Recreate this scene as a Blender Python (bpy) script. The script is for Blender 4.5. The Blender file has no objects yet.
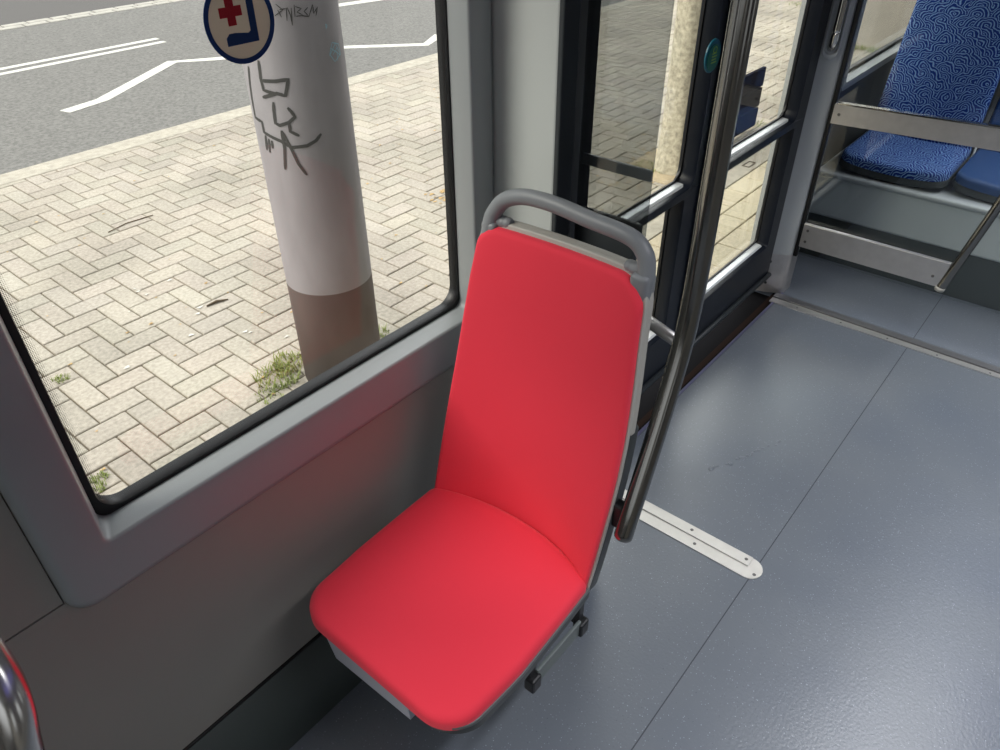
import bpy, bmesh, math, random
from mathutils import Vector, Matrix
random.seed(7)
SC = bpy.context.scene
COL = SC.collection

# ------------------------------------------------------------ camera, sky, light, exposure
def cam_axes():
    f = 738.0
    X = Vector((767, -553, f)).normalized()
    D = Vector((8, 995, f)); D = (D - X * X.dot(D)).normalized()
    Z = -D
    Y = Z.cross(X)
    return X, Y, Z          # world axes seen in camera coordinates (x right, y down, z forward)
_X, _Y, _Z = cam_axes()
right = Vector((_X[0], _Y[0], _Z[0])); down = Vector((_X[1], _Y[1], _Z[1])); fwd = Vector((_X[2], _Y[2], _Z[2]))
cd = bpy.data.cameras.new('camera'); cam = bpy.data.objects.new('camera', cd); COL.objects.link(cam)
cd.sensor_width = 36; cd.lens = 26.568; cd.clip_start = 0.05; cd.clip_end = 200
M = Matrix.Identity(4)
for i in range(3):
    M[i][0] = right[i]; M[i][1] = -down[i]; M[i][2] = -fwd[i]
M[2][3] = 1.70
cam.matrix_world = M
SC.camera = cam

SKY_TOP = 1.15
SKY_PATCH = 5.0
w = bpy.data.worlds.new('sky'); SC.world = w; w.use_nodes = True
bg = w.node_tree.nodes['Background']
# hazy bright sky, paler and dimmer towards the horizon
_N, _L = w.node_tree.nodes, w.node_tree.links
_tc = _N.new('ShaderNodeTexCoord'); _sx = _N.new('ShaderNodeSeparateXYZ'); _L.new(_tc.outputs['Generated'], _sx.inputs[0])
_mr = _N.new('ShaderNodeMapRange'); _mr.inputs[1].default_value = -0.05; _mr.inputs[2].default_value = 0.75
_mr.inputs[3].default_value = 0.5; _mr.inputs[4].default_value = SKY_TOP; _L.new(_sx.outputs[2], _mr.inputs[0])
bg.inputs[0].default_value = (0.94, 0.97, 1.0, 1); 
# bright sky patch added out of view so the floor shows a highlight
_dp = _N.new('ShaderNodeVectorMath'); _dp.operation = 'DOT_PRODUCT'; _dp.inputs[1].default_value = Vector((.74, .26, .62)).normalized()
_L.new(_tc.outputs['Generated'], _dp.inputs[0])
_patch = _N.new('ShaderNodeMapRange'); _patch.interpolation_type = 'SMOOTHSTEP'; _patch.inputs[1].default_value = .90; _patch.inputs[2].default_value = .985
_patch.inputs[3].default_value = 0.0; _patch.inputs[4].default_value = SKY_PATCH; _L.new(_dp.outputs['Value'], _patch.inputs[0])
_ad = _N.new('ShaderNodeMath'); _L.new(_mr.outputs[0], _ad.inputs[0]); _L.new(_patch.outputs[0], _ad.inputs[1]); _L.new(_ad.outputs[0], bg.inputs[1])
sd = bpy.data.lights.new('sun', 'SUN'); sun = bpy.data.objects.new('sun', sd); COL.objects.link(sun)
sd.energy = 3.0; sd.angle = math.radians(35); sd.color = (1.0, 0.96, 0.88)
sun.rotation_euler = Vector((0.66, -0.36, -0.70)).to_track_quat('-Z', 'Y').to_euler()
def area(name, loc, size, energy, color, direction, sy=None):
    l = bpy.data.lights.new(name, 'AREA'); l.energy = energy; l.color = color
    l.shape = 'RECTANGLE'; l.size = size; l.size_y = sy or size
    o = bpy.data.objects.new(name, l); COL.objects.link(o); o.location = loc
    o.rotation_euler = Vector(direction).to_track_quat('-Z', 'Y').to_euler(); return o
CEIL_E = 40.0
cl_ = area('ceiling_lamp_light', (3.35, -0.30, 2.16), 6.1, CEIL_E, (0.95, 0.96, 1.0), (0, 0, -1), 0.14)
cl_.data.spread = math.radians(95)
SC.view_settings.view_transform = 'Standard'; SC.view_settings.look = 'None'
SC.view_settings.exposure = 0.2; SC.view_settings.gamma = 1; SC.view_settings.use_curve_mapping = False
SC.cycles.use_denoising = True
SC.cycles.max_bounces = 10; SC.cycles.diffuse_bounces = 5; SC.cycles.glossy_bounces = 4
SC.cycles.transparent_max_bounces = 16
SC.cycles.caustics_reflective = False; SC.cycles.caustics_refractive = False

# ------------------------------------------------------------ materials
def s2l(c):
    return tuple(((v/255)/12.92 if v/255 <= .04045 else ((v/255+.055)/1.055)**2.4) for v in c)
def mat(name, col, rough=.6, metal=0.0, spec=.5, noise=0.0, nscale=20, bump=0.0, bscale=200, rvar=0.0):
    m = bpy.data.materials.new(name); m.use_nodes = True; nt = m.node_tree; N = nt.nodes; L = nt.links
    p = N['Principled BSDF']; c = s2l(col)
    p.inputs['Base Color'].default_value = (*c, 1); p.inputs['Roughness'].default_value = rough
    p.inputs['Metallic'].default_value = metal; p.inputs['Specular IOR Level'].default_value = spec
    tc = N.new('ShaderNodeTexCoord')
    if noise or rvar:
        n = N.new('ShaderNodeTexNoise'); n.inputs['Scale'].default_value = nscale; n.inputs['Detail'].default_value = 5
        L.new(tc.outputs['Object'], n.inputs['Vector'])
        if noise:
            r = N.new('ShaderNodeMapRange'); r.inputs[1].default_value = .3; r.inputs[2].default_value = .7
            r.inputs[3].default_value = 1-noise; r.inputs[4].default_value = 1+noise
            L.new(n.outputs[0], r.inputs[0])
            mx = N.new('ShaderNodeVectorMath'); mx.operation = 'SCALE'; mx.inputs[0].default_value = c
            L.new(r.outputs[0], mx.inputs['Scale']); L.new(mx.outputs[0], p.inputs['Base Color'])
        if rvar:
            r = N.new('ShaderNodeMapRange'); r.inputs[1].default_value = .3; r.inputs[2].default_value = .7
            r.inputs[3].default_value = max(.03, rough-rvar); r.inputs[4].default_value = rough+rvar
            L.new(n.outputs[0], r.inputs[0]); L.new(r.outputs[0], p.inputs['Roughness'])
    if bump:
        n2 = N.new('ShaderNodeTexNoise'); n2.inputs['Scale'].default_value = bscale; n2.inputs['Detail'].default_value = 3
        L.new(tc.outputs['Object'], n2.inputs['Vector'])
        b = N.new('ShaderNodeBump'); b.inputs['Strength'].default_value = bump; b.inputs['Distance'].default_value = .002
        L.new(n2.outputs[0], b.inputs['Height']); L.new(b.outputs[0], p.inputs['Normal'])
    return m
def nodes(m): return m.node_tree.nodes, m.node_tree.links, m.node_tree.nodes['Principled BSDF']

def glass(name, tint=(1, 1, 1), refl=1.0, ior=1.5):
    m = bpy.data.materials.new(name); m.use_nodes = True; nt = m.node_tree; N = nt.nodes; L = nt.links
    N.remove(N['Principled BSDF'])
    t = N.new('ShaderNodeBsdfTransparent'); t.inputs[0].default_value = (*tint, 1)
    g = N.new('ShaderNodeBsdfGlossy'); g.inputs['Roughness'].default_value = 0.0; g.inputs['Color'].default_value = (refl,)*3 + (1,)
    lw = N.new('ShaderNodeLayerWeight'); lw.inputs[0].default_value = .5
    pw = N.new('ShaderNodeMath'); pw.operation = 'POWER'; pw.inputs[1].default_value = 5; L.new(lw.outputs['Facing'], pw.inputs[0])
    f0 = ((ior-1)/(ior+1))**2
    fr = N.new('ShaderNodeMath'); fr.operation = 'MULTIPLY_ADD'; fr.inputs[1].default_value = 1-f0; fr.inputs[2].default_value = f0; L.new(pw.outputs[0], fr.inputs[0])
    mx = N.new('ShaderNodeMixShader'); L.new(fr.outputs[0], mx.inputs[0]); L.new(t.outputs[0], mx.inputs[1]); L.new(g.outputs[0], mx.inputs[2])
    L.new(mx.outputs[0], N['Material Output'].inputs[0]); return m

WALL = mat('wall_panel_grey', (148, 145, 138), .55, noise=.03, nscale=3, bump=.15, bscale=300)
SURR = mat('surround_grey', (154, 159, 160), .36, bump=.1, bscale=400)
PILLAR = mat('pillar_grey', (200, 205, 202), .5)
BLACK = mat('black_rubber', (16, 17, 19), .45)
DARKP = mat('dark_plastic', (52, 57, 60), .45)
DARKG = mat('cove_dark_green', (58, 66, 64), .5)
DOORM = mat('door_navy_metal', (16, 21, 31), .32, spec=.45)
STEEL = mat('brushed_steel', (206, 203, 201), .38, .85, noise=.05, nscale=30)
CHROME = mat('polished_steel', (205, 203, 198), .14, 1.0)
POLEM = mat('satin_steel_pole', (138, 137, 133), .17, 1.0)
PORTAL = mat('portal_metal', (200, 205, 206), .38)
SEALM = mat('grey_sealant', (90, 92, 96), .6)
GREYPL = mat('handle_grey_plastic', (134, 138, 141), .38, bump=.15, bscale=600)
RIM = mat('shell_rim_beige_grey', (178, 176, 168), .42)
SHELL = mat('shell_dark_grey', (62, 66, 66), .42)
BOXM = mat('box_grey_metal', (172, 175, 186), .5)
CEILM = mat('ceiling_white', (165, 165, 165), .6)
GL_CLEAR = glass('window_glass', (.95, .95, .94), ior=1.3)
GL_DOOR = glass('door_glass', (.96, .96, .93), ior=1.2)
GL_SCR = glass('smoked_screen_glass', (.56, .575, .58), ior=1.6)
GL_PART = glass('partition_glass', (.88, .90, .90), ior=1.55)

def red_fabric():
    m = mat('red_seat_fabric', (240, 57, 76), .75, spec=.25); N, L, p = nodes(m)
    p.inputs['Sheen Weight'].default_value = .35; p.inputs['Sheen Roughness'].default_value = .5
    p.inputs['Sheen Tint'].default_value = (1, .55, .6, 1)
    tc = N.new('ShaderNodeTexCoord'); wv = N.new('ShaderNodeTexNoise'); wv.inputs['Scale'].default_value = 900
    L.new(tc.outputs['Object'], wv.inputs['Vector'])
    n = N.new('ShaderNodeTexNoise'); n.inputs['Scale'].default_value = 7; n.inputs['Detail'].default_value = 4
    L.new(tc.outputs['Object'], n.inputs['Vector'])
    b1 = N.new('ShaderNodeBump'); b1.inputs['Strength'].default_value = .25; b1.inputs['Distance'].default_value = .001
    b2 = N.new('ShaderNodeBump'); b2.inputs['Strength'].default_value = .25; b2.inputs['Distance'].default_value = .01
    L.new(wv.outputs[0], b1.inputs['Height']); L.new(n.outputs[0], b2.inputs['Height'])
    L.new(b2.outputs[0], b1.inputs['Normal']); L.new(b1.outputs[0], p.inputs['Normal'])
    return m
RED = red_fabric()

def blue_pattern():
    m = mat('blue_patterned_fabric', (22, 56, 140), .8, spec=.2); N, L, p = nodes(m)
    def mth(op, a, b=None, c=None):
        n = N.new('ShaderNodeMath'); n.operation = op
        for i, v in enumerate((a, b, c)):
            if v is None: continue
            if isinstance(v, (int, float)): n.inputs[i].default_value = v
            else: L.new(v, n.inputs[i])
        return n.outputs[0]
    tc = N.new('ShaderNodeTexCoord'); nz = N.new('ShaderNodeTexNoise'); nz.inputs['Scale'].default_value = 22; L.new(tc.outputs['Object'], nz.inputs['Vector'])
    sub = N.new('ShaderNodeVectorMath'); sub.operation = 'SUBTRACT'; sub.inputs[1].default_value = (.5, .5, .5); L.new(nz.outputs['Color'], sub.inputs[0])
    sc = N.new('ShaderNodeVectorMath'); sc.operation = 'SCALE'; sc.inputs['Scale'].default_value = .030; L.new(sub.outputs[0], sc.inputs[0])
    ad = N.new('ShaderNodeVectorMath'); L.new(tc.outputs['Object'], ad.inputs[0]); L.new(sc.outputs[0], ad.inputs[1])
    sx = N.new('ShaderNodeSeparateXYZ'); L.new(ad.outputs[0], sx.inputs[0])
    S = 1/.046
    u = mth('MULTIPLY', sx.outputs[1], S); v = mth('MULTIPLY', mth('ADD', sx.outputs[0], sx.outputs[2]), S)
    cu, cv = mth('FLOOR', u), mth('FLOOR', v); fu, fv = mth('SUBTRACT', u, cu), mth('SUBTRACT', v, cv)
    cb = N.new('ShaderNodeCombineXYZ'); L.new(cu, cb.inputs[0]); L.new(cv, cb.inputs[1])
    wn = N.new('ShaderNodeTexWhiteNoise'); L.new(cb.outputs[0], wn.inputs['Vector'])
    fl = mth('GREATER_THAN', wn.outputs['Value'], .5)
    uu = mth('ADD', mth('MULTIPLY', fu, mth('SUBTRACT', 1.0, mth('MULTIPLY', fl, 2.0))), fl)      # flipped or not
    d1 = mth('SQRT', mth('ADD', mth('MULTIPLY', uu, uu), mth('MULTIPLY', fv, fv)))
    iu, iv = mth('SUBTRACT', 1.0, uu), mth('SUBTRACT', 1.0, fv)
    d2 = mth('SQRT', mth('ADD', mth('MULTIPLY', iu, iu), mth('MULTIPLY', iv, iv)))
    near = mth('LESS_THAN', d1, 1.0)
    d = mth('ADD', mth('MULTIPLY', d1, near), mth('MULTIPLY', d2, mth('SUBTRACT', 1.0, near)))
    q = mth('ABSOLUTE', mth('SUBTRACT', mth('FRACT', mth('MULTIPLY', d, 4.0)), .5))
    rp = N.new('ShaderNodeMapRange'); rp.inputs[1].default_value = .12; rp.inputs[2].default_value = .24; rp.inputs[3].default_value = 1; rp.inputs[4].default_value = 0
    L.new(q, rp.inputs[0])
    mx = N.new('ShaderNodeMix'); mx.data_type = 'RGBA'
    mx.inputs[6].default_value = (*s2l((14, 50, 132)), 1); mx.inputs[7].default_value = (*s2l((135, 172, 220)), 1)
    L.new(rp.outputs[0], mx.inputs[0]); L.new(mx.outputs[2], p.inputs['Base Color']); return m
BLUEP = blue_pattern()
BLUE = mat('plain_blue_leather', (34, 72, 124), .45, bump=.2, bscale=300)

def floor_mat():
    m = mat('speckled_vinyl', (108, 115, 124), .36, spec=.85); N, L, p = nodes(m)
    tc = N.new('ShaderNodeTexCoord')
    v = N.new('ShaderNodeTexVoronoi'); v.inputs['Scale'].default_value = 170; L.new(tc.outputs['Object'], v.inputs['Vector'])
    ramp = N.new('ShaderNodeMapRange'); ramp.inputs[1].default_value = .16; ramp.inputs[2].default_value = .26
    ramp.inputs[3].default_value = 1; ramp.inputs[4].default_value = 0; L.new(v.outputs['Distance'], ramp.inputs[0])
    sp = N.new('ShaderNodeSeparateColor'); L.new(v.outputs['Color'], sp.inputs[0])
    gt = N.new('ShaderNodeMath'); gt.operation = 'GREATER_THAN'; gt.inputs[1].default_value = .55; L.new(sp.outputs[0], gt.inputs[0])
    mk = N.new('ShaderNodeMath'); mk.operation = 'MULTIPLY'; L.new(ramp.outputs[0], mk.inputs[0]); L.new(gt.outputs[0], mk.inputs[1])
    cr = N.new('ShaderNodeMix'); cr.data_type = 'RGBA'; L.new(sp.outputs[1], cr.inputs[0])
    cr.inputs[6].default_value = (*s2l((70, 76, 88)), 1); cr.inputs[7].default_value = (*s2l((160, 168, 176)), 1)
    n = N.new('ShaderNodeTexNoise'); n.inputs['Scale'].default_value = 2.5; n.inputs['Detail'].default_value = 2; L.new(tc.outputs['Object'], n.inputs['Vector'])
    r = N.new('ShaderNodeMapRange'); r.inputs[1].default_value = .3; r.inputs[2].default_value = .7; r.inputs[3].default_value = 0; r.inputs[4].default_value = 1
    L.new(n.outputs[0], r.inputs[0])
    base = N.new('ShaderNodeMix'); base.data_type = 'RGBA'; L.new(r.outputs[0], base.inputs[0])
    base.inputs[6].default_value = (*s2l((97, 104, 114)), 1); base.inputs[7].default_value = (*s2l((104, 110, 117)), 1)
    mx = N.new('ShaderNodeMix'); mx.data_type = 'RGBA'; L.new(mk.outputs[0], mx.inputs[0]); L.new(base.outputs[2], mx.inputs[6]); L.new(cr.outputs[2], mx.inputs[7])
    L.new(mx.outputs[2], p.inputs['Base Color'])
    rr = N.new('ShaderNodeMapRange'); rr.inputs[1].default_value = .3; rr.inputs[2].default_value = .7; rr.inputs[3].default_value = .285; rr.inputs[4].default_value = .34
    L.new(n.outputs[0], rr.inputs[0]); L.new(rr.outputs[0], p.inputs['Roughness'])
    n2 = N.new('ShaderNodeTexNoise'); n2.inputs['Scale'].default_value = 130; L.new(tc.outputs['Object'], n2.inputs['Vector'])
    b = N.new('ShaderNodeBump'); b.inputs['Strength'].default_value = .25; b.inputs['Distance'].default_value = .002
    L.new(n2.outputs[0], b.inputs['Height']); L.new(b.outputs[0], p.inputs['Normal'])
    return m
FLOOR = floor_mat()

def paver_mat():
    m = mat('concrete_pavers', (190, 182, 165), .9, spec=.2); N, L, p = nodes(m)
    at = N.new('ShaderNodeAttribute'); at.attribute_name = 'tone'
    tc = N.new('ShaderNodeTexCoord'); n = N.new('ShaderNodeTexNoise'); n.inputs['Scale'].default_value = 60; n.inputs['Detail'].default_value = 6
    L.new(tc.outputs['Object'], n.inputs['Vector'])
    n3 = N.new('ShaderNodeTexNoise'); n3.inputs['Scale'].default_value = 1.3; n3.inputs['Detail'].default_value = 3; L.new(tc.outputs['Object'], n3.inputs['Vector'])
    a1 = N.new('ShaderNodeMath'); a1.operation = 'ADD'; L.new(n.outputs[0], a1.inputs[0]); L.new(n3.outputs[0], a1.inputs[1])
    r = N.new('ShaderNodeMapRange'); r.inputs[1].default_value = .7; r.inputs[2].default_value = 1.3; r.inputs[3].default_value = .70; r.inputs[4].default_value = 1.24
    L.new(a1.outputs[0], r.inputs[0])
    sc = N.new('ShaderNodeVectorMath'); sc.operation = 'SCALE'; L.new(at.outputs['Color'], sc.inputs[0]); L.new(r.outputs[0], sc.inputs['Scale'])
    L.new(sc.outputs[0], p.inputs['Base Color']); return m
PAVER = paver_mat()
JOINT = mat('joint_sand', (140, 130, 112), 1, noise=.2, nscale=25)
ASPH = mat('asphalt', (118, 117, 113), .9, noise=.30, nscale=38, bump=.5, bscale=120)
ASPH2 = mat('asphalt_far_lane', (96, 94, 92), .9, noise=.12, nscale=60)
WHITE = mat('road_paint', (215, 214, 205), .8, noise=.12, nscale=18)
KERB = mat('kerb_concrete', (180, 174, 160), .9, noise=.16, nscale=25)
SETT = mat('pale_setts', (180, 177, 168), .9, noise=.12, nscale=12)

def column_mat():
    m = mat('painted_column', (160, 158, 160), .7, spec=.3); N, L, p = nodes(m)
    tc = N.new('ShaderNodeTexCoord'); sx = N.new('ShaderNodeSeparateXYZ'); L.new(tc.outputs['Object'], sx.inputs[0])
    n = N.new('ShaderNodeTexNoise'); n.inputs['Scale'].default_value = 9; n.inputs['Detail'].default_value = 7
    mp = N.new('ShaderNodeMapping'); mp.inputs['Scale'].default_value = (1, 1, .35); L.new(tc.outputs['Object'], mp.inputs[0]); L.new(mp.outputs[0], n.inputs['Vector'])
    gt = N.new('ShaderNodeMath'); gt.operation = 'GREATER_THAN'; gt.inputs[1].default_value = .440; L.new(sx.outputs[2], gt.inputs[0])
    mx = N.new('ShaderNodeMix'); mx.data_type = 'RGBA'; L.new(gt.outputs[0], mx.inputs[0])
    mx.inputs[6].default_value = (*s2l((104, 94, 91)), 1); mx.inputs[7].default_value = (*s2l((160, 157, 160)), 1)
    r = N.new('ShaderNodeMapRange'); r.inputs[1].default_value = .3; r.inputs[2].default_value = .7; r.inputs[3].default_value = .86; r.inputs[4].default_value = 1.12
    L.new(n.outputs[0], r.inputs[0])
    sc = N.new('ShaderNodeVectorMath'); sc.operation = 'SCALE'; L.new(mx.outputs[2], sc.inputs[0]); L.new(r.outputs[0], sc.inputs['Scale'])
    L.new(sc.outputs[0], p.inputs['Base Color']); return m
COLM = column_mat()
INK = mat('dark_marker_ink', (74, 74, 72), .8)
INKB = mat('pale_blue_ink', (150, 190, 205), .8)
BARK = mat('pale_bark', (184, 178, 160), .95, noise=.35, nscale=38, bump=1.0, bscale=45)
GRASS = mat('grass_blades', (138, 150, 84), .9, noise=.3, nscale=30)
DRY = mat('dry_leaves', (190, 160, 110), .9, noise=.3, nscale=60)
SOIL = mat('dry_soil', (190, 174, 146), 1, noise=.2, nscale=14)
DWOOD = mat('dark_painted_board', (16, 8, 14), .9, spec=.1)
TWIG = mat('brown_twig', (98, 84, 66), .9)
ST_BLUE = mat('sticker_blue', (20, 68, 128), .5); ST_RED = mat('sticker_red', (196, 36, 54), .5); ST_CREAM = mat('sticker_cream', (205, 198, 186), .5)

for _m in (ST_BLUE, ST_RED, ST_CREAM):                     # printed film lets some daylight through
    N_, L_, P_ = nodes(_m); tl_ = N_.new('ShaderNodeBsdfTranslucent'); tl_.inputs[0].default_value = P_.inputs['Base Color'].default_value
    mx_ = N_.new('ShaderNodeMixShader'); mx_.inputs[0].default_value = .45
    L_.new(P_.outputs[0], mx_.inputs[1]); L_.new(tl_.outputs[0], mx_.inputs[2]); L_.new(mx_.outputs[0], N_['Material Output'].inputs[0])

# ------------------------------------------------------------ mesh helpers
def tag(o, label=None, cat=None, group=None, kind=None):
    if label: o['label'] = label
    if cat: o['category'] = cat
    if group: o['group'] = group
    if kind: o['kind'] = kind
    return o
def thing(name, loc, label, cat, group=None, kind=None):
    o = bpy.data.objects.new(name, None); o.location = loc; o.empty_display_size = .05; COL.objects.link(o)
    return tag(o, label, cat, group, kind)
def link(name, bm, m, parent=None, smooth=False, off=None):
    """bm in world coordinates; children are stored relative to their parent's base"""
    bmesh.ops.recalc_face_normals(bm, faces=bm.faces[:])
    base = Vector(off) if off else Vector((0, 0, 0))
    if parent is not None:
        base = Vector((0, 0, 0)); q = parent
        while q is not None: base += q.location; q = q.parent
    if base.length: bmesh.ops.translate(bm, vec=-base, verts=bm.verts[:])
    me = bpy.data.meshes.new(name); bm.to_mesh(me); bm.free()
    ms = m if isinstance(m, (list, tuple)) else [m]
    for x in ms: me.materials.append(x)
    if smooth:
        for p in me.polygons: p.use_smooth = True
    o = bpy.data.objects.new(name, me); COL.objects.link(o)
    if parent is not None: o.parent = parent
    elif off: o.location = off
    return o
def smooth_angle(o, deg=35):
    me = o.data; bm = bmesh.new(); bm.from_mesh(me)
    for e in bm.edges:
        e.smooth = not (len(e.link_faces) == 2 and e.calc_face_angle(0) > math.radians(deg))
    for f in bm.faces: f.smooth = True
    bm.to_mesh(me); bm.free(); return o
def bx(bm, a, b, bev=0.0, seg=2):
    """box between corners a and b"""
    r = bmesh.ops.create_cube(bm, size=1); vs = r['verts']
    for v in vs:
        v.co = Vector([(a[i]+b[i])/2 + v.co[i]*(b[i]-a[i]) for i in range(3)])
    if bev:
        es = list({e for v in vs for e in v.link_edges})
        bmesh.ops.bevel(bm, geom=es, offset=bev, segments=seg, profile=.5, affect='EDGES')
    return bm
def box(a, b, bev=0.0, seg=2): return bx(bmesh.new(), a, b, bev, seg)
def catmull(pts, n=8):
    P = [Vector(p) for p in pts]; P = [P[0]*2-P[1]] + P + [P[-1]*2-P[-2]]; out = []
    for i in range(1, len(P)-2):
        for k in range(n):
            t = k/n; a, b, c, d = P[i-1:i+3]
            out.append(.5*((2*b)+(c-a)*t+(2*a-5*b+4*c-d)*t*t+(3*b-a-3*c+d)*t**3))
    out.append(P[-2]); return out
def tube(bm, path, r, seg=20, cap=True, ell=(1, 1), dome=False):
    path = [Vector(p) for p in path]; rs = r if isinstance(r, (list, tuple)) else [r]*len(path)
    t0 = (path[1]-path[0]).normalized(); up = Vector((0, 0, 1)) if abs(t0.z) < .9 else Vector((1, 0, 0))
    nrm = (up - t0*up.dot(t0)).normalized(); rings = []
    if dome:
        tl = (path[-1]-path[-2]).normalized(); r0 = rs[-1]; pe = path[-1]
        for k in range(1, 5):
            a = k/4*math.pi/2*.97; path.append(pe+tl*r0*math.sin(a)*.6); rs.append(r0*math.cos(a))
    for i, p in enumerate(path):
        t = (path[min(i+1, len(path)-1)]-path[max(i-1, 0)]).normalized()
        nrm = (nrm - t*nrm.dot(t)).normalized(); bi = t.cross(nrm)
        rings.append([bm.verts.new(p + nrm*math.cos(2*math.pi*k/seg)*rs[i]*ell[0] + bi*math.sin(2*math.pi*k/seg)*rs[i]*ell[1]) for k in range(seg)])
    for a, b in zip(rings, rings[1:]):
        for k in range(seg): bm.faces.new((a[k], a[(k+1) % seg], b[(k+1) % seg], b[k]))
    if cap: bm.faces.new(rings[0][::-1]); bm.faces.new(rings[-1])
    return bm
def rrect(u0, u1, v0, v1, r, n=8):
    out = []
    for cx, cy, a0 in ((u1-r, v1-r, 0), (u0+r, v1-r, 90), (u0+r, v0+r, 180), (u1-r, v0+r, 270)):
        for k in range(n+1):
            a = math.radians(a0+90*k/n); out.append((cx+r*math.cos(a), cy+r*math.sin(a)))
    return out
def loft(bm, loops, close=False):
    """loops: lists of 3D points, same count, bridged in order"""
    R = [[bm.verts.new(p) for p in l] for l in loops]; n = len(R[0])
    prs = list(zip(R, R[1:])) + ([(R[-1], R[0])] if close else [])
    for a, b in prs:
        for k in range(n):
            try: bm.faces.new((a[k], a[(k+1) % n], b[(k+1) % n], b[k]))
            except ValueError: pass
    return R
def ring_xz(bm, outer, inner, y0, y1):
    """flat frame in the XZ plane, between y0 (inside) and y1"""
    o0 = [(x, y0, z) for x, z in outer]; i0 = [(x, y0, z) for x, z in inner]
    i1 = [(x, y1, z) for x, z in inner]; o1 = [(x, y1, z) for x, z in outer]
    loft(bm, [o0, i0, i1, o1], close=True); return bm
def prism(bm, pts, vec):
    """polygon pts (3D) extruded by vec"""
    v = Vector(vec); a = [bm.verts.new(p) for p in pts]; b = [bm.verts.new(Vector(p)+v) for p in pts]
    bm.faces.new(a[::-1]); bm.faces.new(b); n = len(a)
    for k in range(n): bm.faces.new((a[k], a[(k+1) % n], b[(k+1) % n], b[k]))
    return bm
def disc(bm, c, axis, r, h, seg=24, bev=0.0):
    axis = Vector(axis).normalized(); c = Vector(c)
    pth = [c, c+axis*h] if not bev else [c, c+axis*(h-bev), c+axis*h]
    return tube(bm, pth, r if not bev else [r, r, r-bev], seg)

# ============================================================ SETTING: tram body
# floor (passenger floor up to the door sill)
bm = bmesh.new()
bx(bm, (-2.2, -1.45, -.04), (1.20, 1.03, 0)); bx(bm, (1.20, -1.45, -.04), (3.05, .884, 0)); bx(bm, (3.05, -1.45, -.04), (7.0, 1.03, 0))
tag(link('floor', bm, FLOOR), 'blue grey speckled vinyl tram floor', 'floor', kind='structure')
# floor seams: thin welded lines
SEAMM = mat('seam_weld', (60, 64, 72), .4)
bm = box((-.3, .3165, -.001), (2.95, .3195, .0006)); bx(bm, (3.0, .3165, -.001), (3.5, .3195, .0006))
tag(link('trim_1', bm, SEAMM), 'thin dark weld seam running along the floor', 'floor seam', kind='structure')
# blemish on the floor: crumpled wrinkle
bm = bmesh.new()
random.seed(3)
pts = [(1.93+.004*random.uniform(-1, 1), .60-.012*i+.008*random.uniform(-1, 1)) for i in range(16)]
pts = [(1.80+.022*i+random.uniform(-.008, .008), .60-.010*i+random.uniform(-.006, .006)) for i in range(13)]
for (x, y) in pts:
    r = random.uniform(.004, .009); L = random.uniform(1.0, 2.2); a = random.uniform(-.9, .2)
    vs = bmesh.ops.create_uvsphere(bm, u_segments=8, v_segments=5, radius=r)['verts']
    for v in vs:
        c = v.co.copy(); v.co = Vector((x + c.x*L*math.cos(a) - c.y*math.sin(a), y + c.x*L*math.sin(a) + c.y*math.cos(a), c.z*.3))
tag(link('floor_blister', bm, FLOOR, smooth=True), 'wrinkled blister line in the floor vinyl in front of the door', 'floor damage', kind='stuff')

# ceiling, far-side wall with its windows, end walls (light comes through them)
bm = box((-2.2, -1.5, 2.2), (7.0, 1.1, 2.26)); tag(link('ceiling', bm, CEILM), 'pale tram ceiling', 'ceiling', kind='structure')
bm = box((-2.2, -1.5, 0), (7.0, -1.45, 1.0)); bx(bm, (-2.2, -1.5, 1.75), (7.0, -1.45, 2.2))
for x in (-2.2, -.7, .9, 2.5, 4.1, 5.7): bx(bm, (x, -1.5, 1.0), (x+1.0, -1.45, 1.75))
tag(link('wall_right', bm, WALL), 'opposite tram wall with large windows', 'wall', kind='structure')
bm = box((-2.26, -1.5, -.04), (-2.2, 1.1, .85)); bx(bm, (-2.26, -1.5, 2.1), (-2.2, 1.1, 2.26)); bx(bm, (-2.26, -1.5, .85), (-2.2, -1.25, 2.1)); bx(bm, (-2.26, .9, .85), (-2.2, 1.1, 2.1)); tag(link('wall_back', bm, WALL), 'rear bulkhead behind the viewer', 'wall', kind='structure')
bm = box((7.0, -1.5, -.04), (7.06, 1.1, 2.26)); tag(link('wall_front', bm, WALL), 'front bulkhead far down the tram', 'wall', kind='structure')
lamp = thing('ceiling_light', (1.5, -.30, 2.2), 'long cool white light strip on the tram ceiling', 'lamp')
link('lamp_housing', box((-1.25, -.38, 2.165), (6.45, -.22, 2.2), .005), CEILM, lamp)
def emis(name, c, s):
    m = bpy.data.materials.new(name); m.use_nodes = True; N = m.node_tree.nodes; p = N['Principled BSDF']
    p.inputs['Emission Color'].default_value = (*c, 1); p.inputs['Emission Strength'].default_value = s; return m
violet = thing('led_strip', (1.5, -.70, 2.2), 'thin violet blue accent light line on the tram ceiling', 'lamp')
link('lamp_housing', box((-.5, -.76, 2.175), (4.5, -.64, 2.199), .004), CEILM, violet)
link('diffuser', box((-.45, -.74, 2.168), (4.45, -.66, 2.176)), emis('violet_led', (.25, .22, 1.0), 1.5), violet)

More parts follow.
